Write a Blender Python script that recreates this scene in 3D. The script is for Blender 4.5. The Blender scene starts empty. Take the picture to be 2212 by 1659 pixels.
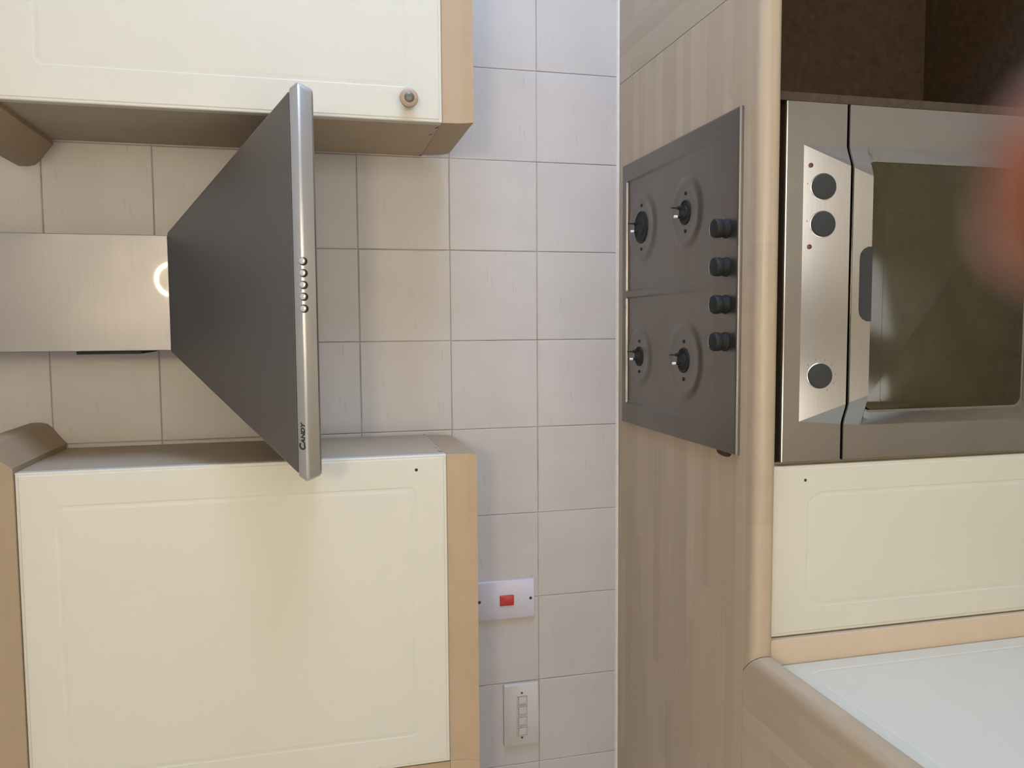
import bpy, bmesh, math, random
from mathutils import Vector, Matrix
random.seed(7)
S = bpy.context.scene
COL = S.collection

# ------------------------------------------------------------------ camera
CAM_POS = Vector((0.2303, -1.7828, 1.6024))
Rt = Vector((-0.00644391, -0.23888302, -0.97102697))   # picture right: down the wall (the photo is turned on its side)
Up = Vector((0.99744292, 0.06758173, -0.02324504))     # picture up: along the wall to the right
Fw = Vector((-0.07117653, 0.96869377, -0.23783668))
cam = bpy.data.cameras.new('camera')
cam.sensor_fit = 'HORIZONTAL'; cam.sensor_width = 36.0
cam.lens = 1741.65 / 2212 * 36.0
cam.clip_start = 0.005
cam.dof.use_dof = True
cam.dof.focus_distance = 1.45
cam.dof.aperture_fstop = 7.5
co = bpy.data.objects.new('camera', cam)
M = Matrix((Rt, Up, -Fw)).transposed().to_4x4()
M.translation = CAM_POS
co.matrix_world = M
COL.objects.link(co)
S.camera = co

# ------------------------------------------------------------------ world, lights, exposure
w = bpy.data.worlds.new('world'); S.world = w; w.use_nodes = True
w.node_tree.nodes['Background'].inputs[0].default_value = (0.55, 0.68, 1.0, 1)
w.node_tree.nodes['Background'].inputs[1].default_value = 1.5
S.view_settings.view_transform = 'Standard'
S.view_settings.look = 'None'
S.view_settings.gamma = 1.0
S.view_settings.use_curve_mapping = False
S.view_settings.exposure = 0.10

def area(name, loc, target, sx, sy, power, col):
    l = bpy.data.lights.new(name, 'AREA'); l.shape = 'RECTANGLE'; l.size = sx; l.size_y = sy
    l.energy = power; l.color = col
    o = bpy.data.objects.new(name, l); o.location = loc
    o.rotation_euler = (Vector(target) - Vector(loc)).to_track_quat('-Z', 'Y').to_euler()
    COL.objects.link(o); return o
# daylight coming in through the window in the right wall
area('window_daylight', (2.21, -1.10, 1.36), (0.8, -1.05, 1.0), 1.25, 0.85, 51, (0.42, 0.60, 1.0))
# added fill lights, set before a made-up glazed door in the rear wall
area('rear_fill_light', (0.82, -3.30, 0.95), (0.60, 0.0, 0.90), 0.72, 1.7, 14, (1.0, 0.93, 0.80))
area('rear_fill_light', (-0.22, -3.30, 0.95), (-0.15, 0.0, 0.90), 0.32, 1.7, 8.5, (1.0, 0.93, 0.80))
# the warm light comes from the ring lamp's own glowing tube (see ring_lamp near the end)

# ------------------------------------------------------------------ materials
def nodes(name):
    m = bpy.data.materials.new(name); m.use_nodes = True
    nt = m.node_tree; b = nt.nodes['Principled BSDF']
    return m, nt, b
def N(nt, t, **kw):
    n = nt.nodes.new(t)
    for k, v in kw.items(): setattr(n, k, v)
    return n
def coords(nt, scale=(1, 1, 1), kind='Object'):
    tc = N(nt, 'ShaderNodeTexCoord'); mp = N(nt, 'ShaderNodeMapping')
    mp.inputs['Scale'].default_value = scale
    nt.links.new(tc.outputs[kind], mp.inputs['Vector']); return mp
def noise(nt, vec, scale, detail=3, rough=0.5):
    n = N(nt, 'ShaderNodeTexNoise'); n.inputs['Scale'].default_value = scale
    n.inputs['Detail'].default_value = detail; n.inputs['Roughness'].default_value = rough
    nt.links.new(vec, n.inputs['Vector']); return n
def ramp(nt, fac, stops):
    r = N(nt, 'ShaderNodeValToRGB'); cr = r.color_ramp
    while len(cr.elements) < len(stops): cr.elements.new(0.5)
    for e, (p, c) in zip(cr.elements, stops): e.position = p; e.color = (*c, 1)
    nt.links.new(fac, r.inputs['Fac']); return r
def bump(nt, b, h, strength, dist=0.001):
    bp = N(nt, 'ShaderNodeBump'); bp.inputs['Strength'].default_value = strength
    bp.inputs['Distance'].default_value = dist
    nt.links.new(h, bp.inputs['Height']); nt.links.new(bp.outputs['Normal'], b.inputs['Normal'])
def plain(name, col, rough=0.5, metal=0.0, var=0.04, nscale=30, bmp=0.0, coat=0.0):
    m, nt, b = nodes(name)
    mp = coords(nt); n = noise(nt, mp.outputs[0], nscale)
    lo_ = tuple(c * (1 - var) for c in col); hi = tuple(min(1, c * (1 + var)) for c in col)
    r = ramp(nt, n.outputs['Fac'], [(0.3, lo_), (0.7, hi)])
    nt.links.new(r.outputs['Color'], b.inputs['Base Color'])
    b.inputs['Roughness'].default_value = rough; b.inputs['Metallic'].default_value = metal
    b.inputs['Coat Weight'].default_value = coat
    if bmp: bump(nt, b, n.outputs['Fac'], bmp)
    return m
def brushed(name, col, rough, axis, var=0.06, streak=0.10, smudge=0.0):
    """stainless steel brushed along the given axis"""
    m, nt, b = nodes(name)
    sc = [1400, 1400, 1400]; sc[axis] = 12
    mp = coords(nt, tuple(sc)); n = noise(nt, mp.outputs[0], 1.0, 4, 0.6)
    r = ramp(nt, n.outputs['Fac'], [(0.25, tuple(c * (1 - var) for c in col)), (0.75, tuple(c * (1 + var) for c in col))])
    mp2 = coords(nt); n2 = noise(nt, mp2.outputs[0], 9, 4, 0.6)
    ma = N(nt, 'ShaderNodeMapRange'); ma.inputs['To Min'].default_value = rough - streak * .5; ma.inputs['To Max'].default_value = rough + streak * .5 + smudge
    nt.links.new(n2.outputs['Fac'], ma.inputs['Value'])
    nt.links.new(ma.outputs[0], b.inputs['Roughness'])
    nt.links.new(r.outputs['Color'], b.inputs['Base Color'])
    b.inputs['Metallic'].default_value = 1.0
    bump(nt, b, n.outputs['Fac'], 0.03, 0.0003)
    return m
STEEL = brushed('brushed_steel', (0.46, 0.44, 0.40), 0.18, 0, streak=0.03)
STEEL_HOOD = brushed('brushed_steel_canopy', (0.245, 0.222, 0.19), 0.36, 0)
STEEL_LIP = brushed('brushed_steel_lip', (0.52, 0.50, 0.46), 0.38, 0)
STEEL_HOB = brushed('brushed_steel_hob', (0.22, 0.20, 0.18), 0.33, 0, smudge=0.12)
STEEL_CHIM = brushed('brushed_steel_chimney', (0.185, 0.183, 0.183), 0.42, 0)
STEEL_CHIM.node_tree.nodes['Principled BSDF'].inputs['Coat Weight'].default_value = 0.10
STEEL_CHIM.node_tree.nodes['Principled BSDF'].inputs['Coat Roughness'].default_value = 0.03
CHROME = plain('chrome', (0.8, 0.79, 0.76), 0.15, 1.0, 0.02)
CREAM = plain('cream_foil', (0.60, 0.57, 0.452), 0.42, 0, 0.012, 6)
BEIGE = plain('beige_laminate', (0.40, 0.29, 0.168), 0.5, 0, 0.03, 12)
POST = plain('pale_beige_laminate', (0.58, 0.46, 0.32), 0.5, 0, 0.03, 12)
CARC = plain('almond_board', (0.45, 0.355, 0.235), 0.55, 0, 0.04, 14)
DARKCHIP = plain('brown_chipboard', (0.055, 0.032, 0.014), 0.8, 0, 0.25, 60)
DARK = plain('dark_gap', (0.02, 0.018, 0.014), 0.7)
BLACK = plain('black_plastic', (0.016, 0.016, 0.014), 0.6)
BLACK.node_tree.nodes['Principled BSDF'].inputs['Specular IOR Level'].default_value = 0.25
GREYKNOB = plain('charcoal_plastic', (0.036, 0.036, 0.033), 0.75)
GREYKNOB.node_tree.nodes['Principled BSDF'].inputs['Specular IOR Level'].default_value = 0.25
RED = plain('red_rocker', (0.45, 0.035, 0.03), 0.4)
LENSRED = plain('dark_red_lens', (0.10, 0.02, 0.03), 0.3)
WHITEPL = plain('white_plastic', (0.57, 0.53, 0.55), 0.4, 0, 0.01)
CREAMPL = plain('ivory_plastic', (0.52, 0.49, 0.43), 0.45, 0, 0.01)
PORC = plain('white_ceramic', (0.8, 0.78, 0.74), 0.25)
RUST = plain('brown_sensor_metal', (0.035, 0.022, 0.016), 0.5, 0.5)
SEAL = plain('white_sealant', (0.62, 0.57, 0.48), 0.5, 0, 0.06, 40)
WOODKNOB = plain('pale_wood', (0.38, 0.26, 0.175), 0.5, 0, 0.12, 60)
PEWTER = plain('green_grey_cap', (0.12, 0.125, 0.085), 0.4, 0.3)
PAINT = plain('wall_paint', (0.74, 0.70, 0.62), 0.8, 0, 0.02, 8)
CEIL = plain('ceiling_paint', (0.68, 0.66, 0.61), 0.85, 0, 0.02, 5)
GROUT = plain('grout', (0.36, 0.30, 0.22), 0.9, 0, 0.35, 14)
INK = plain('black_ink', (0.012, 0.012, 0.012), 0.5)
TICK = plain('grey_print', (0.16, 0.15, 0.13), 0.5)
BURN = plain('scorched_edge', (0.055, 0.028, 0.012), 0.8, 0, 0.4, 80)

# tile glaze: off-white with short faint streaks that run sideways
m, nt, b = nodes('tile_glaze'); TILE = m
oi = N(nt, 'ShaderNodeObjectInfo'); tc = N(nt, 'ShaderNodeTexCoord')
va = N(nt, 'ShaderNodeVectorMath', operation='SCALE'); 
cmb = N(nt, 'ShaderNodeCombineXYZ'); nt.links.new(oi.outputs['Random'], cmb.inputs[0]); nt.links.new(oi.outputs['Random'], cmb.inputs[2])
nt.links.new(cmb.outputs[0], va.inputs[0]); va.inputs['Scale'].default_value = 0.6
ad = N(nt, 'ShaderNodeVectorMath', operation='ADD'); nt.links.new(tc.outputs['Object'], ad.inputs[0]); nt.links.new(va.outputs[0], ad.inputs[1])
mp = N(nt, 'ShaderNodeMapping'); mp.inputs['Scale'].default_value = (14, 14, 120); nt.links.new(ad.outputs[0], mp.inputs[0])
n1 = noise(nt, mp.outputs[0], 1.0, 2, 0.5)
st = ramp(nt, n1.outputs['Fac'], [(0.24, (0.86, 0.85, 0.84)), (0.34, (1, 1, 1))])
n2 = noise(nt, ad.outputs[0], 9, 2, 0.5)
cl = ramp(nt, n2.outputs['Fac'], [(0.3, (0.475, 0.437, 0.388)), (0.7, (0.51, 0.472, 0.422))])
mx = N(nt, 'ShaderNodeMix', data_type='RGBA', blend_type='MULTIPLY'); mx.inputs['Factor'].default_value = 1
nt.links.new(cl.outputs[0], mx.inputs['A']); nt.links.new(st.outputs[0], mx.inputs['B'])
nt.links.new(mx.outputs['Result'], b.inputs['Base Color']); b.inputs['Roughness'].default_value = 0.38
bump(nt, b, n1.outputs['Fac'], 0.12, 0.0005)

# worktop laminate: narrow staves printed along one axis
def stave_mat(name, along):
    m, nt, b = nodes(name)
    tc = N(nt, 'ShaderNodeTexCoord'); sp = N(nt, 'ShaderNodeSeparateXYZ'); nt.links.new(tc.outputs['Object'], sp.inputs[0])
    A, B = (sp.outputs['X'], sp.outputs['Y']) if along == 'X' else (sp.outputs['Y'], sp.outputs['X'])
    def math_(op, a, bb=None):
        n = N(nt, 'ShaderNodeMath', operation=op)
        for i, v in enumerate((a, bb)):
            if v is None: continue
            if isinstance(v, (int, float)): n.inputs[i].default_value = v
            else: nt.links.new(v, n.inputs[i])
        return n.outputs[0]
    row = math_('FLOOR', math_('DIVIDE', B, 0.031))
    shift = math_('MULTIPLY', math_('FRACT', math_('MULTIPLY', row, 0.6180339)), 3.7)
    cell = math_('FLOOR', math_('ADD', math_('DIVIDE', A, 0.46), shift))
    c = N(nt, 'ShaderNodeCombineXYZ'); nt.links.new(row, c.inputs[0]); nt.links.new(cell, c.inputs[1])
    wn = N(nt, 'ShaderNodeTexWhiteNoise', noise_dimensions='2D'); nt.links.new(c.outputs[0], wn.inputs['Vector'])
    r = ramp(nt, wn.outputs['Value'], [(0.0, (0.385, 0.30, 0.195)), (0.5, (0.415, 0.325, 0.215)), (1.0, (0.46, 0.365, 0.25))])
    mp = N(nt, 'ShaderNodeMapping'); mp.inputs['Scale'].default_value = (3, 90, 90) if along == 'X' else (90, 3, 90)
    nt.links.new(tc.outputs['Object'], mp.inputs[0])
    g = noise(nt, mp.outputs[0], 1.0, 5, 0.6)
    gr = ramp(nt, g.outputs['Fac'], [(0.3, (0.95, 0.945, 0.94)), (0.7, (1.03, 1.03, 1.03))])
    mx = N(nt, 'ShaderNodeMix', data_type='RGBA', blend_type='MULTIPLY'); mx.inputs['Factor'].default_value = 1
    nt.links.new(r.outputs[0], mx.inputs['A']); nt.links.new(gr.outputs[0], mx.inputs['B'])
    nt.links.new(mx.outputs['Result'], b.inputs['Base Color'])
    b.inputs['Roughness'].default_value = 0.36
    bump(nt, b, g.outputs['Fac'], 0.05, 0.0004)
    return m
WORK_X = stave_mat('stave_laminate_sideways', 'X')
WORK_Y = stave_mat('stave_laminate_lengthways', 'Y')

# floor: square beige tiles (only seen reflected in the oven glass)
m, nt, b = nodes('floor_tiles'); FLOORM = m
tc = N(nt, 'ShaderNodeTexCoord'); br = N(nt, 'ShaderNodeTexBrick'); br.offset = 0
br.inputs['Scale'].default_value = 1; br.inputs['Brick Width'].default_value = 0.3; br.inputs['Row Height'].default_value = 0.3
br.inputs['Mortar Size'].default_value = 0.004
br.inputs['Color1'].default_value = (0.34, 0.29, 0.22, 1); br.inputs['Color2'].default_value = (0.31, 0.265, 0.20, 1); br.inputs['Mortar'].default_value = (0.06, 0.045, 0.03, 1)
nt.links.new(tc.outputs['Object'], br.inputs['Vector']); nt.links.new(br.outputs['Color'], b.inputs['Base Color']); b.inputs['Roughness'].default_value = 0.5

# oven door glass: brown tinted, reflective
m, nt, b = nodes('tinted_oven_glass'); GLASS = m
b.inputs['Base Color'].default_value = (0.055, 0.045, 0.018, 1); b.inputs['Roughness'].default_value = 0.12
b.inputs['IOR'].default_value = 1.5
mp = coords(nt, (4, 40, 6)); n1 = noise(nt, mp.outputs[0], 1.4, 5, 0.65)
r = ramp(nt, n1.outputs['Fac'], [(0.35, (0.030, 0.023, 0.007)), (0.7, (0.048, 0.039, 0.015))])
nt.links.new(r.outputs[0], b.inputs['Base Color'])
m, nt, b = nodes('window_glass'); WGLASS = m
b.inputs['Transmission Weight'].default_value = 1; b.inputs['Roughness'].default_value = 0.02; b.inputs['Base Color'].default_value = (0.95, 0.97, 1, 1)
def emis(name, col, s):
    m, nt, b = nodes(name); b.inputs['Emission Color'].default_value = (*col, 1); b.inputs['Emission Strength'].default_value = s
    b.inputs['Base Color'].default_value = (*col, 1); return m
TUBE = emis('lamp_tube', (1.0, 0.81, 0.55), 560)
# skin, base colour darkened to stand in for the phone body's shade
m, nt, b = nodes('skin'); SKIN_SHADED = m
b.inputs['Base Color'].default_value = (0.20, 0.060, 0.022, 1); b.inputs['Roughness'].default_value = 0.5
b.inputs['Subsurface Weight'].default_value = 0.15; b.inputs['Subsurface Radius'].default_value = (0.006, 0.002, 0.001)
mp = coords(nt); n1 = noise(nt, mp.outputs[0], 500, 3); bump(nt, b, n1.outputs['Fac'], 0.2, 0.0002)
NAIL = plain('fingernail', (0.60, 0.33, 0.26), 0.3, 0, 0.03)

# ------------------------------------------------------------------ mesh helpers
def quadring(bm, rings, close=True, cap_first=False, cap_last=False):
    vs = [[bm.verts.new(p) for p in r] for r in rings]
    n = len(vs[0])
    for a, c in zip(vs[:-1], vs[1:]):
        for i in range(n if close else n - 1):
            j = (i + 1) % n
            try: bm.faces.new((a[i], a[j], c[j], c[i]))
            except ValueError: pass
    if cap_first: bm.faces.new(list(reversed(vs[0])))
    if cap_last: bm.faces.new(vs[-1])
    return vs
def box(bm, x0, x1, y0, y1, z0, z1):
    p = [(x0, y0), (x1, y0), (x1, y1), (x0, y1)]
    quadring(bm, [[(x, y, z0) for x, y in p], [(x, y, z1) for x, y in p]], True, True, True)
def lathe(bm, c, axis, prof, n=28, cap0=True, cap1=True):
    """prof: list of (radius, distance along axis)"""
    ax = Vector(axis).normalized(); t = ax.orthogonal().normalized(); s = ax.cross(t)
    rings = []
    for r, h in prof:
        rings.append([Vector(c) + ax * h + (t * math.cos(2 * math.pi * i / n) + s * math.sin(2 * math.pi * i / n)) * r for i in range(n)])
    quadring(bm, rings, True, cap0, cap1)
def rrect(w0, w1, h0, h1, r, k=6):
    """rounded rectangle outline in the (a, b) plane, 4*(k+1) points"""
    pts = []
    for cx, cy, a0 in ((w1 - r, h1 - r, 0), (w0 + r, h1 - r, 90), (w0 + r, h0 + r, 180), (w1 - r, h0 + r, 270)):
        for i in range(k + 1):
            a = math.radians(a0 + 90 * i / k); pts.append((cx + r * math.cos(a), cy + r * math.sin(a)))
    return pts
def sweep(bm, path, prof_pts, caps=True):
    """path: list of (origin, out_dir) frames; profile (out, up) closed polygon"""
    rings = [[Vector(o) + Vector(d) * a + Vector((0, 0, b_)) for a, b_ in prof_pts] for o, d in path]
    quadring(bm, rings, True, caps, caps)

def wpos(o):
    p = Vector((0, 0, 0))
    while o: p += o.location; o = o.parent
    return p
def obj(name, bm, mat, parent=None, bevel=0.0, seg=2, smooth=False, auto=None, loc=None, label=None):
    bmesh.ops.recalc_face_normals(bm, faces=bm.faces)
    vs = [v.co for v in bm.verts]
    mn = Vector([min(v[i] for v in vs) for i in range(3)]); mxx = Vector([max(v[i] for v in vs) for i in range(3)])
    c = Vector(loc) if loc is not None else Vector(((mn.x + mxx.x) / 2, (mn.y + mxx.y) / 2, mn.z))
    for v in bm.verts: v.co -= c
    me = bpy.data.meshes.new(name); bm.to_mesh(me); bm.free()
    for mm in (mat if isinstance(mat, list) else [mat]): me.materials.append(mm)
    if smooth:
        for p in me.polygons: p.use_smooth = True
    o = bpy.data.objects.new(name, me); COL.objects.link(o)
    if parent: o.parent = parent; o.location = c - wpos(parent)
    else: o.location = c
    if bevel:
        md = o.modifiers.new('bevel', 'BEVEL'); md.width = bevel; md.segments = seg; md.limit_method = 'ANGLE'; md.angle_limit = math.radians(35)
        md.harden_normals = False
    if auto is not None:
        for p in me.polygons: p.use_smooth = True
        try:
            me.set_sharp_from_angle(angle=math.radians(auto))
        except Exception: pass
    if label: o['label'] = label
    return o
def bx(name, dims, mat, parent=None, bevel=0.0, **kw):
    bm = bmesh.new(); box(bm, *dims); return obj(name, bm, mat, parent, bevel, **kw)
def thing(name, label, cat, loc, group=None):
    o = bpy.data.objects.new(name, None); COL.objects.link(o); o.location = loc; o.empty_display_size = 0.05
    o['label'] = label; o['category'] = cat
    if group: o['group'] = group
    return o
def tag(o, label, cat, group=None):
    o['label'] = label; o['category'] = cat
    if group: o['group'] = group
    return o
def struct(o): o['kind'] = 'structure'; return o

# ------------------------------------------------------------------ setting
XL, XR, YB = -0.945, 2.25, -3.35
wall = struct(bx('wall_back', (XL, XR, 0.0, 0.12, 0, 2.55), PAINT))
struct(bx('wall_left', (XL - .12, XL, YB, 0.12, 0, 2.55), PAINT))
bm = bmesh.new()
box(bm, XL - .12, -0.35, YB - .12, YB, 0, 2.55); box(bm, 1.25, XR + .12, YB - .12, YB, 0, 2.55); box(bm, -0.35, 1.25, YB - .12, YB, 1.95, 2.55); box(bm, -0.35, 1.25, YB - .12, YB, 0, .03); box(bm, -0.05, 0.43, YB - .12, YB, .03, 1.95)  # middle pier added so the oven front reflects a dark gap
struct(obj('wall_rear', bm, PAINT))
dr = struct(bpy.data.objects.new('added_door_1', None)); COL.objects.link(dr); dr.location = (0.45, YB - .06, 0.03)  # made-up glazed door, added to go with the rear fill lights
bm = bmesh.new()
for a in (-0.349, -0.131, 0.431, 1.169): box(bm, a, a + .08, YB - .08, YB - .04, .031, 1.949)
for a in (.031, 1.869): box(bm, -0.348, -0.052, YB - .079, YB - .041, a, a + .08); box(bm, 0.432, 1.248, YB - .079, YB - .041, a, a + .08)
obj('added_door_frame', bm, WHITEPL, dr)
bx('added_door_pane', (-0.27, -0.13, YB - .062, YB - .058, .11, 1.87), WGLASS, dr)
bx('added_door_pane', (0.51, 1.17, YB - .062, YB - .058, .11, 1.87), WGLASS, dr)
struct(bx('floor', (XL - .12, XR + .12, YB - .12, 0.12, -0.06, 0.0), FLOORM))
struct(bx('ceiling', (XL - .12, XR + .12, YB - .12, 0.12, 2.55, 2.61), CEIL))
# right wall with a window opening
WY0, WY1, WZ0, WZ1 = -1.78, -0.42, 0.89, 1.83
bm = bmesh.new()
box(bm, XR, XR + .12, YB, WY0, 0, 2.55); box(bm, XR, XR + .12, WY1, 0.12, 0, 2.55)
box(bm, XR, XR + .12, WY0, WY1, 0, WZ0); box(bm, XR, XR + .12, WY0, WY1, WZ1, 2.55)
struct(obj('wall_right', bm, PAINT))
win = struct(bpy.data.objects.new('window_1', None)); COL.objects.link(win); win.location = (XR + .06, (WY0 + WY1) / 2, WZ0)
bm = bmesh.new()
for a in (WY0, (WY0 + WY1) / 2 - .025, WY1 - .05): box(bm, XR + .04, XR + .08, a, a + .05, WZ0, WZ1)
for a in (WZ0, WZ1 - .05): box(bm, XR + .041, XR + .079, WY0 + .001, WY1 - .001, a, a + .05)
obj('window_frame', bm, WHITEPL, win)
bx('window_pane', (XR + .058, XR + .062, WY0 + .05, WY1 - .05, WZ0 + .05, WZ1 - .05), WGLASS, win)

# grout bed and wall tiles (each tile one object, meshes shared by row)
T = 0.1993
bx('grout_bed', (XL + .001, 7 * T, -0.0060, 0.0, 0.912, 2.315), GROUT, wall)
rows = [0.9125, 1.1062, 1.3055, 1.5050, 1.7075, 1.9100, 2.1125, 2.315]
def tile_mesh(w_, h_):
    bm = bmesh.new(); g = 0.0007; t0, t1 = 0.0, -0.0078; e = 0.0014
    o_ = [(-w_ / 2 + g, 0 + g), (w_ / 2 - g, 0 + g), (w_ / 2 - g, h_ - g), (-w_ / 2 + g, h_ - g)]
    i_ = [(-w_ / 2 + g + e, g + e), (w_ / 2 - g - e, g + e), (w_ / 2 - g - e, h_ - g - e), (-w_ / 2 + g + e, h_ - g - e)]
    quadring(bm, [[(x, t0, z) for x, z in o_], [(x, t1 + e * .6, z) for x, z in o_], [(x, t1, z) for x, z in i_]], True, False, True)
    bmesh.ops.recalc_face_normals(bm, faces=bm.faces)
    me = bpy.data.meshes.new('tile'); bm.to_mesh(me); bm.free(); me.materials.append(TILE); return me
for r in range(7):
    h_ = rows[r + 1] - rows[r]; me = tile_mesh(T, h_)
    for i in range(-5, 7):
        cut = (-4 * T) - (XL + .004)
        t = bpy.data.objects.new('tile', me if i > -5 else tile_mesh(cut, h_)); COL.objects.link(t); t.parent = wall
        j = (random.uniform(-.0004, .0004), random.uniform(-.0004, .0), random.uniform(-.0004, .0004))
        t.location = Vector(((i + .5) * T + j[0] if i > -5 else (-4 * T - cut / 2), j[1], rows[r] + j[2])) - wall.location
        t.rotation_euler = (random.uniform(-.002, .002), random.uniform(-.0015, .0015), random.uniform(-.002, .002))
# sealant bead along the worktop
bm = bmesh.new()
sweep(bm, [((XL + .002, 0, 0.9105), (0, -1, 0)), ((1.203, 0, 0.9105), (0, -1, 0))], [(0.0085, 0.0), (0.0130, 0.0), (0.0115, 0.0035), (0.0085, 0.0062)])
struct(obj('trim_1', bm, SEAL))

# ------------------------------------------------------------------ worktops
def bull(y_front, y_back, zt, zb, r_top=0.017, r_bot=0.012, k=6):
    """closed outline (out distance, z) of a post-formed worktop"""
    p = [(-y_back, zt)]
    f = -y_front
    for i in range(k + 1):
        a = math.radians(90 * i / k); p.append((f - r_top + r_top * math.sin(a), zt - r_top + r_top * math.cos(a)))
    for i in range(k + 1):
        a = math.radians(90 * i / k); p.append((f - r_bot + r_bot * math.cos(a), zb + r_bot - r_bot * math.sin(a)))
    p.append((-y_back, zb)); return p
ZT, ZB = 0.910, 0.872
pr = bull(-0.620, -0.0001, ZT, ZB)
pr = [pr[0], (0.5862, ZT)] + pr[1:-1] + [(0.5862, ZB), pr[-1]]
bm = bmesh.new()
# right part keeps the full depth; left of the corner it stops at the joint
rings = []
for x, mitre in ((0.7785, 0), (-0.318, 1)):
    rings.append([((-0.3520 + max(0, a - 0.5862)) if mitre else x, -a, z) for a, z in pr])
quadring(bm, rings, True, True, True)
bm2 = bmesh.new(); box(bm, XL + .001, -0.3520, -0.5862, -0.0002, ZB, ZT)
bm2.free()
wt = obj('worktop', bm, WORK_X, None, auto=40)
tag(wt, 'long wood-effect laminate worktop with rounded front edge, under the steel hob', 'worktop')
bm = bmesh.new()
prl = bull(-(XL * 0 + 0.0), 0, ZT, ZB)
fx = -0.318
prof = [(XL + .001, ZT), (-0.3525, ZT)]
k = 6
for i in range(k + 1):
    a = math.radians(90 * i / k); prof.append((fx - .017 + .017 * math.sin(a), ZT - .017 + .017 * math.cos(a)))
for i in range(k + 1):
    a = math.radians(90 * i / k); prof.append((fx - .012 + .012 * math.cos(a), ZB + .012 - .012 * math.sin(a)))
prof += [(-0.3525, ZB), (XL + .001, ZB)]
rings = []
for y, mitre in ((-0.5872, 1), (-2.3, 0)):
    rings.append([(x, y - (max(0, x + 0.3525) if mitre else 0), z) for x, z in prof])
quadring(bm, rings, True, True, True)
wl = obj('worktop', bm, WORK_Y, None, auto=40)
tag(wl, 'wood-effect worktop running toward the viewer from the corner, above the bluish white door', 'worktop')
bm = bmesh.new()
quadring(bm, [[(x, -a, z) for a, z in pr] for x in (0.7797, 1.205)], True, True, True)
wr = obj('worktop', bm, WORK_Y, None, auto=40)
tag(wr, 'wood-effect worktop piece beyond the dark joint line at the right of the hob', 'worktop')

# ------------------------------------------------------------------ ringed door panel
def door_bm(u0, u1, v0, v1, place, thick=0.019, gi=0.058, gr=0.006, rad=0.012, arch=0.0, gdepth=0.0005):
    """place(u, v, d) -> world point; d is depth behind the face. A bead at the rim and one routed groove line."""
    bm = bmesh.new(); rings = []
    def ring(ins, d, r, a=0.0):
        pts = rrect(u0 + ins, u1 - ins, v0 + ins, v1 - ins, max(r, .0004), 6)
        out = []
        um = (u0 + u1) / 2; hw = (u1 - u0) / 2 - ins
        for (u, v) in pts:
            if a and v > (v0 + v1) / 2: v = v - a * ((u - um) / hw) ** 2
            out.append(place(u, v, d))
        rings.append(out)
    ring(0, thick, .0005); ring(0, .0022, .0005); ring(.0014, .0008, .001); ring(.0050, .0008, .001); ring(.0064, 0.0, .001)
    ring(gi - .012, 0, rad + .01, arch)
    ring(gi, 0, rad, arch); ring(gi + .002, gdepth, rad, arch); ring(gi + .005, gdepth * .9, rad, arch); ring(gi + .010, 0, rad * .8, arch)
    # fill the centre with a shrinking ring so it stays planar
    quadring(bm, rings, True, True, True)
    return bm

# ------------------------------------------------------------------ wall cabinets
YF = -0.305
def cornice(bm, path):
    prof_ = [(0.0, 0.0), (0.010, -0.001), (0.016, 0.004), (0.026, 0.012), (0.040, 0.022), (0.050, 0.032), (0.053, 0.045), (0.053, 0.062), (0.0, 0.062)]
    sweep(bm, path, prof_)
def wall_cabinet(x0, x1, door, side, label, open_side, px0, px1):
    """open_side: +1 when the visible flank is at x1, -1 when at x0"""
    t = thing('hanging_cabinet', label, 'cabinet', ((x0 + x1) / 2, -0.15, 1.366))
    bm = bmesh.new(); box(bm, x0, x1, -0.284, -0.0085, 1.366, 2.150)
    obj('carcass', bm, CARC, t, 0.0008)
    # thin lighter edging strip of the carcass behind the door
    xf = x1 if open_side > 0 else x0
    d0, d1 = door
    d = obj('door', door_bm(d0, d1, 1.3665, 2.0885, lambda u, v, dd: (u, YF + dd, v)), CREAM, t)
    fl = d1 if open_side > 0 else d0
    # cornice returning along the flank and across the front
    s = open_side
    zc = 2.089
    bm = bmesh.new()
    fx_ = x1 if s > 0 else x0; ox = x0 if s > 0 else x1
    path = [((fx_, -0.009, zc), (s, 0, 0)), ((fx_, YF + .002, zc), (s, -1, 0)), ((px0 if s > 0 else px1, YF + .002, zc), (0, -1, 0))]
    cornice(bm, path)
    obj('cornice', bm, BEIGE, t, auto=30)
    # pelmet: coved strip across the front, plain return along the flank
    bm = bmesh.new()
    pp = [(0.0, 1.3655), (0.0015, 1.350), (0.0025, 1.336), (0.006, 1.324), (0.012, 1.314), (0.013, 1.3105), (-0.010, 1.3105), (-0.012, 1.325), (-0.012, 1.3655)]
    xa, xb = (px0, fx_) if s > 0 else (fx_, px1)
    quadring(bm, [[(x, -0.300 - a, z) for a, z in pp] for x in (xa, xb)], True, True, True)
    obj('pelmet', bm, BEIGE, t, auto=30)
    bm = bmesh.new()
    q = [(-0.288, 1.3655), (-0.288, 1.3105), (-0.060, 1.3105), (-0.038, 1.314), (-0.026, 1.325), (-0.020, 1.345), (-0.018, 1.3655)]
    xi = fx_ - s * .0125; xo = fx_ - s * .0005
    quadring(bm, [[(x, y, z) for y, z in q] for x in (xi, xo)], True, True, True)
    obj('pelmet_return', bm, BEIGE, t)
    return t, d
lc, ld = wall_cabinet(-0.6005, -0.0075, (-0.6000, -0.0070), None, 'cream wall cabinet left of the hood, its door with a screw hole and no knob', +1, -0.6020, 0)
rc, rd = wall_cabinet(0.6005, 1.1975, (0.5995, 1.1970), None, 'cream wall cabinet right of the extractor hood, door with a round wooden knob', -1, 0, 1.1975)
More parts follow.
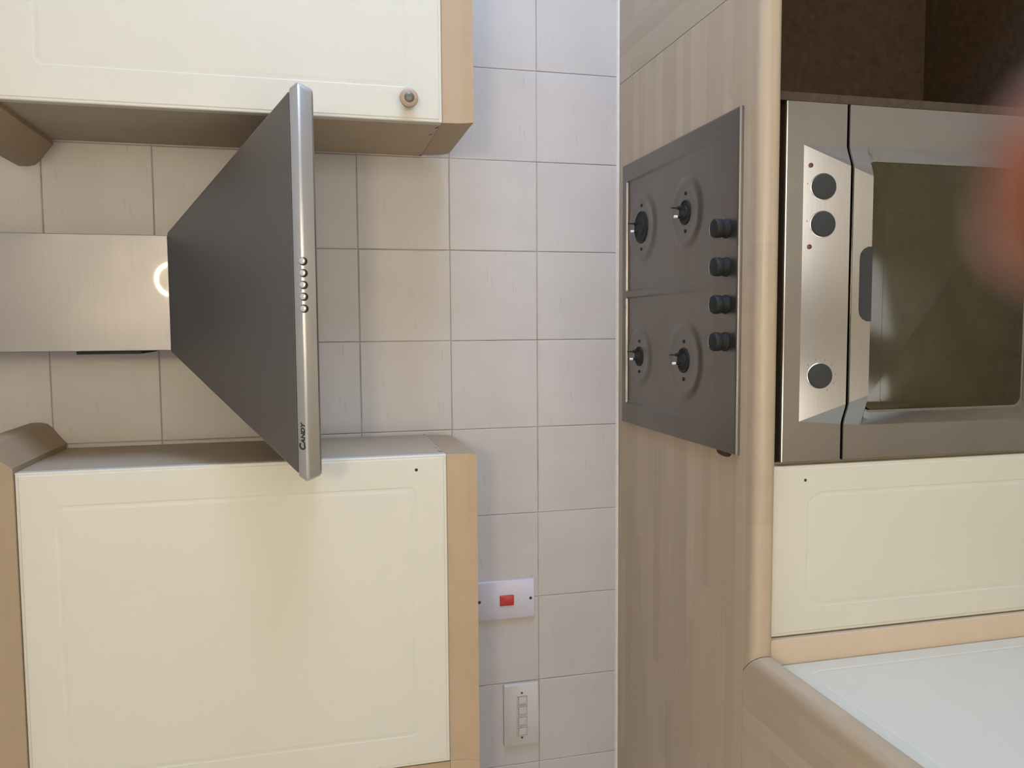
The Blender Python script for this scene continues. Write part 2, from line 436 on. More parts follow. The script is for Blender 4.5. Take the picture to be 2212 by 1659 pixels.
def hole(parent, x, y, z, r=0.0030):
    bm = bmesh.new(); lathe(bm, (x, y, z), (0, -1, 0), [(r, -.004), (r, 0.00015), (r * .8, 0.0002)], 18)
    return obj('screw_hole', bm, DARK, parent)
hole(ld, -0.0335, YF, 1.4230)
# chipped flecks at the lower corners of the flanks
def fleck(parent, x, y, z, ly, lz, s, n=7):
    bm = bmesh.new(); pts = []
    for i in range(n):
        a = 2 * math.pi * i / n; rr = random.uniform(.65, 1.0); pts.append((y + ly * rr * math.cos(a), z + lz * rr * math.sin(a) + .25 * ly * math.cos(a)))
    quadring(bm, [[(x - s * .0006, a, b_) for a, b_ in pts], [(x + s * .0004, a, b_) for a, b_ in pts]], True, True, True)
    obj('chipped_edge', bm, BURN, parent)
fleck(lc, -0.0075, -0.016, 1.3690, .006, .0026, 1); fleck(lc, -0.0075, -0.262, 1.3720, .012, .0012, 1); fleck(lc, -0.0075, -0.215, 1.373, .006, .0008, 1)
fleck(rc, 0.6005, -0.016, 1.3690, .007, .0026, -1); fleck(rc, 0.6005, -0.262, 1.3700, .009, .0014, -1); fleck(rc, 0.6005, -0.205, 1.374, .008, .0012, -1)
# knob
bm = bmesh.new()
lathe(bm, (0.6345, YF, 1.4285), (0, -1, 0), [(.0075, -.001), (.0070, .006), (.0095, .010), (.0150, .014), (.0166, .019), (.0160, .0225), (.0125, .0245), (.0093, .0248)], 36, True, True)
kn = obj('knob', bm, WOODKNOB, rd, auto=50)
bm = bmesh.new(); lathe(bm, (0.6345, YF - .0240, 1.4285), (0, -1, 0), [(.0088, 0), (.0088, .0016), (.0070, .0030), (.004, .0036)], 28)
obj('knob_cap', bm, PEWTER, kn, auto=50)
# the corner unit beyond the left cabinet, a plain filler
t = thing('corner_cabinet', 'narrow beige filler panel of the corner cabinet, left of the cream wall door without knob', 'cabinet', (-0.77, -0.15, 1.366))
bm = bmesh.new(); box(bm, XL + .002, -0.6035, -0.300, -0.0085, 1.3655, 2.088)
obj('filler_panel', bm, BEIGE, t, 0.0006)
bm = bmesh.new(); cornice(bm, [((-0.6024, YF + .002, 2.089), (0, -1, 0)), ((-0.940, YF + .002, 2.089), (0, -1, 0))]); obj('cornice', bm, BEIGE, t, auto=30)
bm = bmesh.new(); pp = [(0.0, 1.3650), (0.0015, 1.350), (0.0025, 1.336), (0.006, 1.324), (0.012, 1.314), (0.013, 1.3105), (-0.010, 1.3105), (-0.012, 1.325), (-0.012, 1.3650)]
quadring(bm, [[(x, -0.300 - a, z) for a, z in pp] for x in (-0.940, -0.6024)], True, True, True); obj('pelmet', bm, BEIGE, t, auto=30)

# ------------------------------------------------------------------ extractor hood
HX0, HX1 = -0.004, 0.596
hood = thing('extractor_hood', 'stainless steel chimney hood with five round buttons between the two wall cabinets', 'extractor hood', ((HX0 + HX1) / 2, -0.25, 1.594))
CX0, CX1, CY, CZ = 0.1916, 0.3950, -0.238, 1.8485
bm = bmesh.new()
def hring(ins, z, back=-0.0090, r=0.0):
    x0, x1, y0 = HX0 + ins, HX1 - ins, -0.490 + ins
    c = .010
    return [(x0, back, z), (x0, y0 + c, z), (x0 + c * .35, y0 + c * .35, z), (x0 + c, y0, z), (x1 - c, y0, z), (x1 - c * .35, y0 + c * .35, z), (x1, y0 + c, z), (x1, back, z)]
quadring(bm, [hring(.003, 1.5945), hring(0.0, 1.5970), hring(-.0025, 1.604), hring(-.0055, 1.6125), hring(-.0066, 1.6165), hring(-.0062, 1.6185), hring(.0005, 1.6290), hring(.006, 1.6300)], True, True, True)
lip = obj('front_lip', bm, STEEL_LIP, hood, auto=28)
bm = bmesh.new()
r0 = [(HX0 + .006, -0.0090, 1.6302), (HX0 + .006, -0.484, 1.6302), (HX1 - .006, -0.484, 1.6302), (HX1 - .006, -0.0090, 1.6302)]
r1 = [(CX0 - .003, -0.0090, CZ), (CX0 - .003, CY - .003, CZ), (CX1 + .004, CY - .003, CZ), (CX1 + .004, -0.0090, CZ)]
quadring(bm, [r0, r1], True, True, True)
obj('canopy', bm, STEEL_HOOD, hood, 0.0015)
bm = bmesh.new(); box(bm, CX0, CX1, CY, -0.0088, CZ + .0004, 2.549)
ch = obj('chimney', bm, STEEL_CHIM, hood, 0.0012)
bm = bmesh.new()
box(bm, CX0 - .0060, CX0 + .0002, -0.215, -0.065, 1.903, 2.010)
vent = obj('side_vent', bm, BLACK, ch, 0.001)
for i, x in enumerate((0.3320, 0.3139, 0.2959, 0.2780, 0.2597)):
    bm = bmesh.new()
    nrm = Vector((0, -1, .35)).normalized()
    lathe(bm, Vector((x, -0.4988, 1.6153)), nrm, [(.0062, -.003), (.0062, .0012), (.0055, .0014)], 24, True, True)
    sr = obj('button_surround', bm, BLACK, hood, auto=40)
    bm = bmesh.new()
    lathe(bm, Vector((x, -0.4988, 1.6153)), nrm, [(.0051, .0), (.0051, .0042), (.0045, .0052), (.0030, .0056)], 24, True, True)
    obj('button', bm, CHROME, hood, auto=40)
def text(body, size, mat, origin, ex, ey, parent, name, shear=0.0, sx=1.0, ext=0.0004):
    cu = bpy.data.curves.new(name, 'FONT'); cu.body = body; cu.size = size; cu.extrude = ext; cu.shear = shear; cu.offset = size * .03
    o = bpy.data.objects.new(name, cu); COL.objects.link(o)
    bpy.context.view_layer.update()
    dg = bpy.context.evaluated_depsgraph_get(); me = bpy.data.meshes.new_from_object(o.evaluated_get(dg))
    bpy.data.objects.remove(o); me.materials.clear(); me.materials.append(mat)
    ex = Vector(ex).normalized() * 1.0; ey = Vector(ey).normalized(); ez = ex.cross(ey)
    xs = [v.co.x for v in me.vertices]; wdt = max(xs)
    for v in me.vertices:
        v.co = ex * (v.co.x * sx) + ey * v.co.y + ez * (v.co.z)
    n = bpy.data.objects.new(name, me); COL.objects.link(n); n.parent = parent; n.location = Vector(origin) - wpos(parent)
    return n, wdt * sx
slope = Vector((0, .0067, .0105))
pt, wd = text('C', 0.0145, INK, (0.0392, -0.4963, 1.6188), (1, 0, 0), slope, hood, 'brand_lettering', 0.2, 1.0)
text('ANDY', 0.0100, INK, (0.0392 + wd * .92, -0.4963, 1.6188), (1, 0, 0), slope, hood, 'brand_lettering', 0.2, 1.12)

# ------------------------------------------------------------------ hob
BX0, BX1, BY0, BY1 = 0.0115, 0.5880, -0.5670, -0.0500
hob = thing('gas_hob', 'stainless steel gas hob without grates, four bare burners and four black knobs', 'hob', ((BX0 + BX1) / 2, (BY0 + BY1) / 2, 0.910))
# burners: (x, y, recess radius, hole radius)
BURN_ = [(0.4400, -0.1570, 0.078, 0.0325), (0.4420, -0.3720, 0.070, 0.0215), (0.1640, -0.1480, 0.066, 0.0195), (0.1640, -0.3700, 0.078, 0.0225)]
ZP = 0.9180   # flange top
PAN = [(0.3065, 0.5500), (0.0555, 0.2945)]; PY0, PY1 = -0.480, -0.0745
def hob_h(x, y):
    z = ZP
    for a, b_ in PAN:
        if a < x < b_ and PY0 < y < PY1:
            d = min(x - a, b_ - x, (PY1 - y) * 2.6) ; full = 0.0046 * max(0.0, min(1, (y - PY0) / 0.30)) ** .8
            z -= full * min(1, d / 0.0035)
    for cx, cy, r, h in BURN_:
        dd = math.hypot(x - cx, y - cy)
        ri = r - .015
        if dd < r:
            k_ = 1.0 if dd < ri else (r - dd) / (r - ri)
            k_ = k_ * k_ * (3 - 2 * k_)
            z += 0.0042 * k_ if dd < r else 0
            if dd < ri: z -= 0.0012 * min(1, (ri - dd) / .015)
    return max(z, 0.9106)
def axis_(lo, hi, step, extra):
    n = int(round((hi - lo) / step)); v = [lo + (hi - lo) * i / n for i in range(n + 1)]
    for e in extra:
        v += [e - .0002, e + .0036, e - .0036, e + .0002]
    v = sorted(x for x in set(v) if lo <= x <= hi); out = [v[0]]
    for x in v[1:]:
        if x - out[-1] > .00015: out.append(x)
    out[-1] = hi; return out
xs = axis_(BX0 + .003, BX1 - .003, .0036, [p for q in PAN for p in q]); ys = sorted(axis_(BY0 + .003, BY1 - .003, .0036, [PY1]) + [PY1 - .0013])
bm = bmesh.new()
G = [[bm.verts.new((x, y, hob_h(x, y))) for x in xs] for y in ys]
for j in range(len(ys) - 1):
    for i in range(len(xs) - 1): bm.faces.new((G[j][i], G[j][i + 1], G[j + 1][i + 1], G[j + 1][i]))
border = [G[0][i] for i in range(len(xs))] + [G[j][-1] for j in range(1, len(ys))] + [G[-1][i] for i in range(len(xs) - 2, -1, -1)] + [G[j][0] for j in range(len(ys) - 2, 0, -1)]
def outv(v, d, z):
    x, y = v.co.x, v.co.y; m_ = 1e-6
    if x < BX0 + .003 + m_: x -= d
    if x > BX1 - .003 - m_: x += d
    if y < BY0 + .003 + m_: y -= d
    if y > BY1 - .003 - m_: y += d
    return (x, y, z)
prev = border
for d, z in ((.0014, .9176), (.0026, .9164), (.003, .9150), (.003, .9104)):
    cur = [bm.verts.new(outv(v, d if True else 0, z)) for v in border]
    for i in range(len(border)):
        j = (i + 1) % len(border); bm.faces.new((prev[i], prev[j], cur[j], cur[i]))
    prev = cur
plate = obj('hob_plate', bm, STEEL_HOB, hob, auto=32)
for cx, cy, r, h in BURN_:
    zc = hob_h(cx, cy)
    bn = None
    bm = bmesh.new()
    lathe(bm, (cx, cy, zc - .0004), (0, 0, 1), [(h + .0016, 0), (h + .0016, .0022), (h, .0030), (h - .002, .0022), (h - .003, .0012), (h - .004, .0012), (h * .55, .0012), (h * .5, .0032), (h * .3, .0036)], 36)
    bn = obj('burner_cup', bm, BLACK, hob, auto=40)
    for s in (-1, 1):
        bm = bmesh.new(); q = (cx + s * (h + .0135), cy - .001, zc - .0005)
        lathe(bm, q, (0, 0, 1), [(.0034, 0), (.0034, .0018), (.0022, .0024)], 14)
        obj('burner_screw', bm, BLACK, bn)
    # flame sensor pin and spark plug behind the cup
    bm = bmesh.new(); q = (cx + .010, cy + h * .55 + .004, zc)
    lathe(bm, q, (0, 0, 1), [(.0034, 0), (.0034, .008), (.0016, .009), (.0013, .021), (.0005, .022)], 12)
    obj('flame_sensor', bm, RUST, bn, smooth=False)
    q = (cx - .0065, cy + h * .55 + .003, zc)
    bm = bmesh.new(); lathe(bm, q, (0, 0, 1), [(.0030, 0), (.0030, .009)], 12); obj('spark_plug', bm, BLACK, bn)
    bm = bmesh.new(); lathe(bm, Vector(q) + Vector((0, 0, .009)), (0, 0, 1), [(.0027, 0), (.0027, .006), (.0015, .0072)], 12); obj('plug_tip', bm, PORC, bn)
    # fixing bracket that holds both pins
    bm = bmesh.new(); box(bm, cx - .011, cx + .015, cy + h * .35, cy + h * .55 + .0065, zc + .0005, zc + .0030); obj('pin_bracket', bm, BLACK, bn, 0.0006)
for x in (0.3935, 0.3290, 0.2655, 0.2020):
    bm = bmesh.new(); c = (x, -0.5270, ZP)
    lathe(bm, c, (0, 0, 1), [(.0165, 0), (.0165, .0020), (.0150, .0035), (.0146, .010), (.0160, .0120), (.0160, .0215), (.0148, .0235), (.011, .0242)], 32)
    kn = obj('control_knob', bm, BLACK, hob, auto=35)
    bm = bmesh.new(); n = 10; ri = []
    for i in range(n + 1):
        a = math.radians(52 + 76 * i / n)
        ri.append([(x + rr * math.cos(a), -0.5270 + rr * math.sin(a), ZP + zz) for rr, zz in ((.0150, .0239), (.0163, .0225), (.0164, .0195), (.0158, .0195), (.0156, .0225), (.0146, .0236))])
    quadring(bm, ri, True, True, True)
    obj('chrome_crescent', bm, CHROME, kn, label='thin chrome crescent on the back of the knob')  # thin bright metal arc along the back rim of the knob
    bm = bmesh.new(); lathe(bm, (x, -0.553, ZP + .0001), (0, 0, 1), [(.0007, 0), (.0007, .0002)], 8); 
    obj('knob_mark', bm, INK, hob)
# scorched swelling in the worktop at the front left corner of the hob
bm = bmesh.new(); pts = []
for i in range(16):
    a = 2 * math.pi * i / 16; pts.append((0.0085 + .0095 * math.cos(a) * (1 if math.cos(a) > 0 else .8), -0.513 + .028 * math.sin(a)))
c_ = Vector((0.0085, -0.513, 0))
quadring(bm, [[(x, y, .9098) for x, y in pts], [(c_.x + (x - c_.x) * .8, c_.y + (y - c_.y) * .8, .9106) for x, y in pts], [(c_.x + (x - c_.x) * .3, c_.y + (y - c_.y) * .3, .9109) for x, y in pts]], True, True, True)
obj('burn_mark', bm, BURN, wt, auto=60)

# ------------------------------------------------------------------ built-in oven
OX0, OX1, OY = -0.0005, 0.5940, -0.592
oven = thing('built_in_oven', 'stainless steel built-in oven under the hob, olive-brown glass door and three round flush knobs', 'oven', ((OX0 + OX1) / 2, -0.3, 0.25))
RL, RR_, ZC = 0.0680, 0.5240, 0.8150
SZ = 0.155; SX = 0.35          # the front swells outward: slope of the top face and of the flanks
ZL = 0.6960                    # lower edge of the swelling, above the glass
P = lambda x, z, d=0.0: (x, OY - d, z)
out = lambda z: SZ * (ZC - z)
def poly(bm, pts): return bm.faces.new([bm.verts.new(p) for p in pts])
RLB, RRB = 0.0580, 0.5270      # edges of the swelling lower down
def edgeL(z): return RL + (RLB - RL) * max(0, min(1, (ZC - z) / .12))
def edgeR(z): return RR_ + (RRB - RR_) * max(0, min(1, (ZC - z) / .12))
def flank(bm, sgn, zs, n=8):
    rows_ = []
    for z in zs:
        xo = edgeL(z) if sgn > 0 else edgeR(z); d = out(z); wd_ = d / SX; row = []
        for j in range(n + 1):
            s_ = j / n; e = s_ * s_ * (3 - 2 * s_) * .45 + s_ * .55
            row.append(P(xo + sgn * wd_ * s_, z, d * e))
        rows_.append(row)
    quadring(bm, rows_, False)
def inner(z): return edgeL(z) + out(z) / SX, edgeR(z) - out(z) / SX
def skin_edge(bm, line, drop):
    quadring(bm, [line, [(x, y + .0010, z + drop * .4) for x, y, z in line], [(x, y + .0030, z + drop) for x, y, z in line], [(x, y + .024, z + drop) for x, y, z in line]], False)
Z0, PB = 0.8455, 0.7350
def zlist(a, b_, n): return [a + (b_ - a) * i / n for i in range(n + 1)]
def edge_line(z):
    l, r = edgeL(z), edgeR(z); d = out(z); w_ = d / SX; pts = [P(OX0 + .001, z)]
    for j in range(9):
        s_ = j / 8; pts.append(P(l + w_ * s_, z, d * (s_ * s_ * (3 - 2 * s_) * .45 + s_ * .55)))
    for j in range(8, -1, -1):
        s_ = j / 8; pts.append(P(r - w_ * s_, z, d * (s_ * s_ * (3 - 2 * s_) * .45 + s_ * .55)))
    return pts + [P(OX1 - .001, z)]
# control panel
bm = bmesh.new()
zs = zlist(ZC, PB, 6)
poly(bm, [P(OX0 + .001, PB)] + [P(edgeL(z), z) for z in reversed(zs)] + [P(RL, Z0), P(OX0 + .001, Z0)])
poly(bm, [P(RL, ZC), P(RR_, ZC), P(RR_, Z0), P(RL, Z0)])
poly(bm, [P(OX1 - .001, Z0), P(RR_, Z0)] + [P(edgeR(z), z) for z in zs] + [P(OX1 - .001, PB)])
flank(bm, 1, zs); flank(bm, -1, zs)
quadring(bm, [[P(inner(z)[0], z, out(z)), P(inner(z)[1], z, out(z))] for z in zs], False)
rr = []
for dz, dy in ((0, 0), (.0015, .0006), (.0028, .002), (.003, .004), (.003, .03)):
    rr.append([(OX0 + .001, OY + dy, Z0 + dz), (RL, OY + dy, Z0 + dz), (RR_, OY + dy, Z0 + dz), (OX1 - .001, OY + dy, Z0 + dz)])
quadring(bm, rr, False)
for x, s_ in ((OX0 + .001, -1), (OX1 - .001, 1)):
    quadring(bm, [[(x, OY, PB), (x, OY, Z0)], [(x + s_ * .001, OY + .0015, PB), (x + s_ * .001, OY + .0015, Z0)], [(x + s_ * .001, OY + .03, PB), (x + s_ * .001, OY + .03, Z0)]], False)
skin_edge(bm, edge_line(PB), -.001)
bmesh.ops.remove_doubles(bm, verts=bm.verts, dist=.00015)
panel = obj('control_panel', bm, STEEL, oven, auto=7)
# door skin
DT, DB = 0.7290, 0.2600
GX0, GX1, GZ0, GZ1, GD = 0.0840, 0.5050, 0.3640, 0.6935, -0.0060
bm = bmesh.new()
zs = zlist(DT, ZL, 4)
poly(bm, [P(OX0 + .001, DB), P(RLB, DB), P(RLB, ZL)] + [P(edgeL(z), z) for z in reversed(zs)] + [P(OX0 + .001, DT)])
poly(bm, [P(OX1 - .001, DT)] + [P(edgeR(z), z) for z in zs] + [P(RRB, DB), P(OX1 - .001, DB)])
poly(bm, [P(RLB, DB), P(RRB, DB), P(RRB, .3450), P(RLB, .3450)])
flank(bm, 1, zs); flank(bm, -1, zs)
quadring(bm, [[P(inner(z)[0], z, out(z)), P(inner(z)[1], z, out(z))] for z in zs], False)
# rolled lower lip of the swelling
ll = edge_line(ZL)[1:-1]
quadring(bm, [ll, [(x, y + (OY - y) * .12, z - .0016) for x, y, z in ll], [(x, y + (OY - y) * .30, z - .0022) for x, y, z in ll], [(x, OY - .0040 + (y - OY) * .0, z - .0020) if (OY - y) > .004 else (x, y, z - .002) for x, y, z in ll]], False)
# shallow frame round the glass
fr = [[(x, OY - d, z) for x, z in rrect(RLB + i, RRB - i, .3450 + i, ZL + .004, r_, 6)] for i, d, r_ in ((0, 0.0, .0006), (.010, .0022, .020), (.022, .0062, .018), (.0262, .0064, .016), (.0266, .0, .016))]
quadring(bm, fr, True)
skin_edge(bm, edge_line(DT), .001)
for x, s_ in ((OX0 + .001, -1), (OX1 - .001, 1)):
    quadring(bm, [[(x, OY, DB), (x, OY, DT)], [(x + s_ * .001, OY + .0015, DB), (x + s_ * .001, OY + .0015, DT)], [(x + s_ * .001, OY + .02, DB), (x + s_ * .001, OY + .02, DT)]], False)
bmesh.ops.remove_doubles(bm, verts=bm.verts, dist=.00015)
odoor = obj('oven_door', bm, STEEL, oven, auto=7)
# glass plate
bm = bmesh.new()
quadring(bm, [[(x, OY + GD + .005, z) for x, z in rrect(GX0, GX1, GZ0, GZ1, .016)], [(x, OY + GD + .0008, z) for x, z in rrect(GX0, GX1, GZ0, GZ1, .016)], [(x, OY + GD, z) for x, z in rrect(GX0 + .0012, GX1 - .0012, GZ0 + .0012, GZ1 - .0012, .015)]], True, True, True)
gl = obj('door_glass', bm, GLASS, odoor, auto=40)
bm = bmesh.new()
o1 = rrect(GX0 + .013, GX1 - .013, GZ0 + .013, GZ1 - .030, .006); o2 = rrect(GX0 + .0136, GX1 - .0136, GZ0 + .0136, GZ1 - .0306, .006)
quadring(bm, [[(x, OY + GD - .00005, z) for x, z in o1], [(x, OY + GD - .0001, z) for x, z in o2], [(x, OY + GD + .001, z) for x, z in o2], [(x, OY + GD + .001, z) for x, z in o1]], True)
obj('inner_frame_line', bm, DARK, odoor)
def thin_line(pts, wd_):
    bm = bmesh.new(); ri = []
    for i, (x, z) in enumerate(pts):
        k_ = min(i, len(pts) - 1 - i) / (len(pts) / 2); ww = wd_ * (.25 + .75 * k_)
        ri.append([(x, OY + GD - .00003, z - ww), (x, OY + GD - .0002, z), (x, OY + GD - .00003, z + ww)])
    quadring(bm, ri, False)
    obj('glass_line', bm, DARK, odoor)  # thin dark curved line laid on the glass
def arc(p0, p1, p2, n=14):
    return [((1 - t) ** 2 * p0[0] + 2 * t * (1 - t) * p1[0] + t * t * p2[0], (1 - t) ** 2 * p0[1] + 2 * t * (1 - t) * p1[1] + t * t * p2[1]) for t in [i / n for i in range(n + 1)]]
thin_line([(a, b_) for b_, a in arc((0.652, 0.425), (0.597, 0.398), (0.552, 0.420))], .0009)
# oven case behind the front
bx('oven_case', (OX0 + .012, OX1 - .012, OY + .040, -0.06, 0.262, 0.843), DARK, oven)
bm = bmesh.new(); box(bm, OX0 + .004, OX1 - .004, OY + .0315, OY + .039, 0.262, 0.842); obj('front_frame', bm, BLACK, oven)
# knobs, pressed flush on the sloping floor of the recess
nrm = Vector((0, -1, SZ)).normalized()   # the panel leans back at the top
for x in (0.4565, 0.3955, 0.1445):
    z = 0.7810; c = Vector(P(x, z, SZ * (ZC - z)))
    bm = bmesh.new(); lathe(bm, c, nrm, [(.0222, -.002), (.0222, .0006), (.0215, .0008)], 40); ring_ = obj('knob_ring', bm, STEEL, oven, auto=30)
    bm = bmesh.new(); lathe(bm, c, nrm, [(.0208, -.001), (.0208, .0022), (.0198, .0031), (.019, .0033)], 40); obj('oven_knob', bm, GREYKNOB, oven, auto=30)
for x, z in ((0.4910, 0.8030), (0.3585, 0.8030)):
    c = Vector(P(x, z, SZ * (ZC - z))); bm = bmesh.new(); lathe(bm, c, nrm, [(.0039, -.001), (.0039, .0010), (.003, .0016)], 20); obj('indicator_lamp', bm, LENSRED, oven, auto=40)
# faint printed marks round the knobs
ey = Vector((0, SZ, 1)).normalized(); ex = Vector((1, 0, 0))
for x in (0.1445, 0.3955, 0.4565):
    z = 0.7810; c = Vector(P(x, z, SZ * (ZC - z))) + nrm * .0001
    for i in range(7):
        a = math.radians(-150 + i * 33 if x < .2 else 80 + i * 20)
        if x > .2 and i > 0: continue
        ctr = c + (ex * math.cos(a) + ey * math.sin(a)) * .0275
        bm = bmesh.new(); q = [(dx, dz) for dx, dz in ((-.0013, -.0006), (.0013, -.0006), (.0013, .0006), (-.0013, .0006))]
        quadring(bm, [[ctr + ex * dx + ey * dz for dx, dz in q], [ctr + ex * dx + ey * dz + nrm * .0001 for dx, dz in q]], True, True, True)
        obj('printed_mark', bm, TICK, oven)
# finger pull: dark opening behind the top of the glass
bm = bmesh.new(); hx0, hx1 = 0.2350, 0.3590
zt_ = .7165
pts = [(hx0, ZL - .001), (hx0, zt_ - .014), (hx0 + .004, zt_ - .0065), (hx0 + .011, zt_ - .0015), (hx0 + .020, zt_), (hx1 - .020, zt_), (hx1 - .011, zt_ - .0015), (hx1 - .004, zt_ - .0065), (hx1, zt_ - .014), (hx1, ZL - .001)]
quadring(bm, [[(x, OY - out(z) + .0002, z) for x, z in pts], [(x, OY - out(z) - .0006, z) for x, z in pts], [((x - .297) * .96 + .297, OY - out(z) - .0003, z - (.0018 if z > ZL else 0)) for x, z in pts]], True, False, True)
obj('finger_pull', bm, GREYKNOB, odoor, auto=30)

# ------------------------------------------------------------------ base cabinets
bc = thing('base_cabinet', 'narrow cream base cabinet left of the oven, door with one small screw hole', 'cabinet', (-0.153, -0.3, 0.15))
bx('carcass', (-0.3020, -0.0035, -0.568, -0.03, 0.15, 0.870), CARC, bc)
bd = obj('door', door_bm(-0.3000, -0.0070, 0.1500, 0.8600, lambda u, v, d: (u, -0.590 + d, v), rad=.020, gi=.046, arch=.030, gdepth=.0005), CREAM, bc)
hole(bd, -0.0325, -0.590, 0.7990, .0026)
cc = thing('corner_post', 'beige corner post between the narrow cream door and the bluish white door', 'cabinet', (-0.325, -0.59, 0.15))
bm = bmesh.new(); box(bm, -0.3640, -0.3025, -0.5975, -0.569, 0.15, 0.8700); obj('filler', bm, POST, cc, 0.001)
lb = thing('base_cabinet', 'base cabinet with bluish white door facing the window, under the left worktop', 'cabinet', (-0.65, -0.95, 0.15))
bx('carcass', (XL + .002, -0.3665, -1.7, -0.600, 0.15, 0.870), CARC, lb)
obj('door', door_bm(-1.195, -0.6000, 0.1500, 0.8600, lambda u, v, d: (-0.3450 - d, u, v), rad=.030, gi=.034, arch=.0, gdepth=.0007), CREAM, lb)
bx('filler_strip', (-0.3655, -0.3460, -1.7, -1.198, 0.15, 0.860), CREAM, lb)
# plinth
struct(bx('baseboard_back', (-0.36, 0.60, -0.55, -0.535, 0.0, 0.148), BEIGE))
# empty unit right of the oven
ec = thing('open_base_unit', 'dark open space with brown chipboard sides under the worktop, right of the oven', 'cabinet', (0.9, -0.3, 0.0))
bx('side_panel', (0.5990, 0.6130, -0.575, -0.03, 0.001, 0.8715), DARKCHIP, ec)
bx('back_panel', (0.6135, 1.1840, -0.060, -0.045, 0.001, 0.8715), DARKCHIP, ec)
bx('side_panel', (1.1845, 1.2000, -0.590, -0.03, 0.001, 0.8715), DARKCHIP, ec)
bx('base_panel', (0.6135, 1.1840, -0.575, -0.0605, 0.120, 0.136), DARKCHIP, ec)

# ------------------------------------------------------------------ switches
cs = thing('cooker_switch', 'white double cooker switch plate with red rocker on the tiled wall', 'switch', (-0.397, -0.008, 1.118))
bm = bmesh.new()
quadring(bm, [[(x, yy, z) for x, z in rrect(-0.4425 + i, -0.3520 - i, 1.1180 + i, 1.2640 - i, .002, 3)] for yy, i in ((-.0080, 0), (-.0150, 0), (-.0165, .0015))], True, True, True)
pl = obj('switch_plate', bm, WHITEPL, cs, auto=40)
bm = bmesh.new()
quadring(bm, [[(x, yy, z) for x, z in rrect(-0.4100 + i, -0.3860 - i, 1.1680 + i, 1.2010 - i, .002, 3)] for yy, i in ((-.0160, 0), (-.0195, 0), (-.0205, .001))], True, True, True)
obj('red_rocker', bm, RED, cs, auto=40, label='red rocker')
for z in (1.1275, 1.2485):
    bm = bmesh.new(); lathe(bm, (-0.3975, -.0160, z), (0, -1, 0), [(.0034, 0), (.0034, .0010), (.0024, .0012)], 16); obj('screw', bm, GREYKNOB, cs)
bm = bmesh.new()
quadring(bm, [[(x, yy, z) for x, z in rrect(-0.4015 + i, -0.3935 - i, 1.1560 + i, 1.1585 - i, .0006, 2)] for yy, i in ((-.0162, 0), (-.0170, 0))], True, True, True)
obj('neon_lens', bm, CREAMPL, cs)
gs = thing('grid_switch', 'ivory switch plate with four rockers in a row, lowest left on the tiled wall', 'switch', (-0.675, -0.008, 1.109))
bm = bmesh.new()
quadring(bm, [[(x, yy, z) for x, z in rrect(-0.7480 + i, -0.5990 - i, 1.1085 + i, 1.1925 - i, .003, 3)] for yy, i in ((-.0080, 0), (-.0150, 0), (-.0170, .0020))], True, True, True)
obj('switch_plate', bm, CREAMPL, gs, auto=40)
for i in range(4):
    x = -0.6380 - i * .0250; z = 1.1490
    bm = bmesh.new()
    o1 = [(x - .0118, z - .0125), (x + .0118, z - .0125), (x + .0118, z + .0125), (x - .0118, z + .0125)]
    o2 = [(x - .0098, z - .0105), (x + .0098, z - .0105), (x + .0098, z + .0105), (x - .0098, z + .0105)]
    quadring(bm, [[(a, -.0168, b_) for a, b_ in o1], [(a, -.0196, b_) for a, b_ in o1], [(a, -.0196, b_) for a, b_ in o2], [(a, -.0172, b_) for a, b_ in o2]], True, True, False)
    f = obj('switch_module', bm, CREAMPL, gs, 0.0004)
    bm = bmesh.new()
    tl = .0030
    quadring(bm, [[(x - .0085, -.0170, z - .0095), (x + .0085, -.0170, z - .0095), (x + .0085, -.0170, z + .0095), (x - .0085, -.0170, z + .0095)],
                  [(x - .0085, -.0185, z - .0095), (x + .0085, -.0185, z - .0095), (x + .0085, -.0185 - tl, z + .0095), (x - .0085, -.0185 - tl, z + .0095)]], True, True, True)
    obj('rocker', bm, CREAMPL, f, 0.0004)
for x in (-0.6215, -0.7290):
    bm = bmesh.new(); lathe(bm, (x, -.0165, 1.1500), (0, -1, 0), [(.0024, 0), (.0024, .0008), (.0018, .0010)], 14); obj('screw', bm, GREYKNOB, gs)

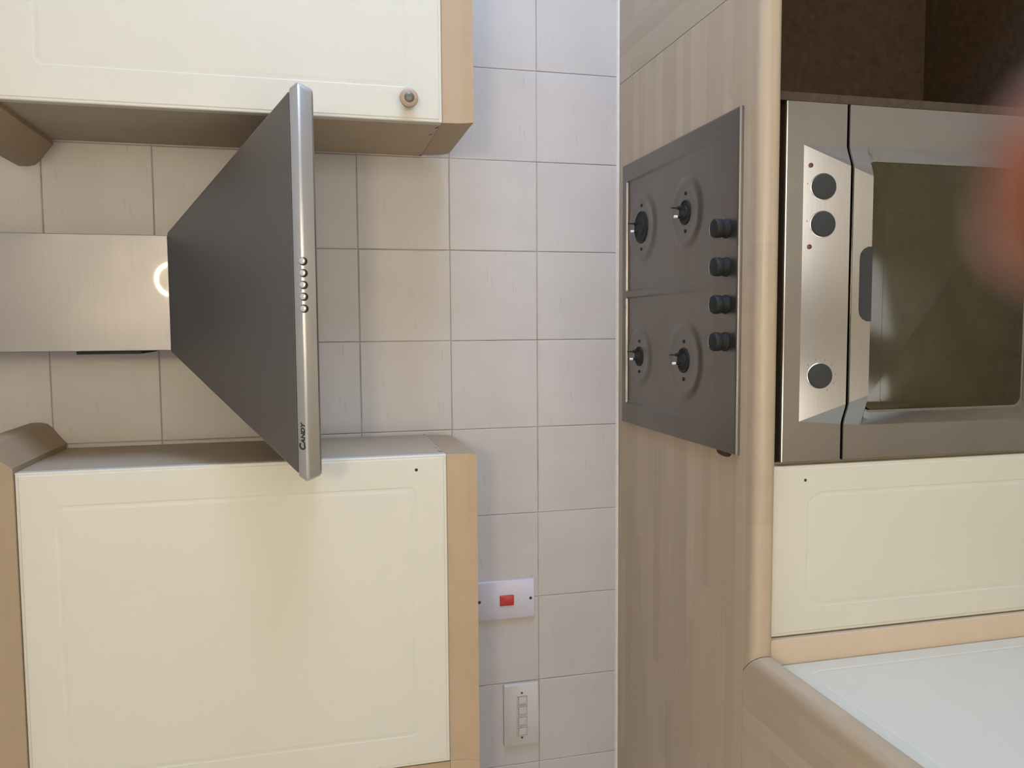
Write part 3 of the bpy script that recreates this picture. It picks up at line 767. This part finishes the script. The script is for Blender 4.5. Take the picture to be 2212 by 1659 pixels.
# ------------------------------------------------------------------ lamp behind the photographer (seen as the ring reflected in the chimney)
lmp = thing('ring_lamp', 'round ring-shaped wall lamp high on the wall behind the viewer, mirrored in the chimney', 'lamp', (0.49, YB, 2.315))
bm = bmesh.new(); lathe(bm, (0.49, YB + .0005, 2.315), (0, 1, 0), [(.06, 0), (.06, .03), (.05, .04)], 32); obj('lamp_base', bm, WHITEPL, lmp, auto=40)
bm = bmesh.new(); ri = []
for i in range(48):
    a = 2 * math.pi * i / 48; c = Vector((0.49 + .084 * math.cos(a), YB + .055, 2.315 + .084 * math.sin(a))); o_ = Vector((math.cos(a), 0, math.sin(a)))
    ri.append([c + (o_ * math.cos(b2) + Vector((0, 1, 0)) * math.sin(b2)) * .008 for b2 in [2 * math.pi * j / 10 for j in range(10)]])
ri.append(ri[0])
quadring(bm, ri, True); bmesh.ops.remove_doubles(bm, verts=bm.verts, dist=1e-5)
obj('ring_tube', bm, TUBE, lmp, smooth=True)

# ------------------------------------------------------------------ fingertip over the edge of the lens
def ray(px, py, d): return CAM_POS + (Fw + Rt * ((px - 1106) / 1741.65) + Up * ((829.5 - py) / 1741.65)) * d
fd = 0.042
tip = ray(2165, 350, fd); base = ray(2890, 430, fd)
ax = (base - tip).normalized()
side = Up - ax * Up.dot(ax); side.normalize(); nrm_ = ax.cross(side)
bm = bmesh.new()
prof_ = [(0.0, .0012), (.0006, .0028), (.0020, .0048), (.0045, .0066), (.008, .0077), (.013, .0082), (.019, .0081), (.024, .0084), (.029, .0083), (.036, .0080), (.046, .0086), (.052, .0090), (.058, .0089), (.070, .0092), (.085, .0100)]
rings = []
L = Vector((0, 0, 0))
for dd, r in prof_:
    c = tip + ax * dd + nrm_ * (.10 * dd * dd / .085)
    rings.append([c + side * (r * 1.04 * math.cos(2 * math.pi * i / 24)) + nrm_ * (r * .92 * math.sin(2 * math.pi * i / 24)) for i in range(24)])
quadring(bm, rings, True, True, True)
fg = obj('finger', bm, SKIN_SHADED, None, smooth=True)
md = fg.modifiers.new('subdivision', 'SUBSURF'); md.levels = 1; md.render_levels = 1
tag(fg, 'blurred orange-pink fingertip reaching in over the right edge of the picture', 'finger')
bm = bmesh.new(); ri = []
sgn = 1 if nrm_.dot(Fw) > 0 else -1
for i in range(9):
    dd = .0030 + .0115 * i / 8; c = tip + ax * dd
    rr = .0082 * .94; wv = math.radians(44) * (1 - .25 * (abs(i - 4) / 4) ** 2)
    row = []
    for j in range(9):
        a = -wv + 2 * wv * j / 8
        rad_ = (.0065 + .0016 * min(1, i / 4)) + .0003
        row.append(c + nrm_ * sgn * (rad_ * .93 * math.cos(a)) + side * (rad_ * 1.0 * math.sin(a)))
    ri.append(row)
quadring(bm, ri, False)
nl = obj('fingernail', bm, NAIL, fg, smooth=True)
md = nl.modifiers.new('thickness', 'SOLIDIFY'); md.thickness = .0004
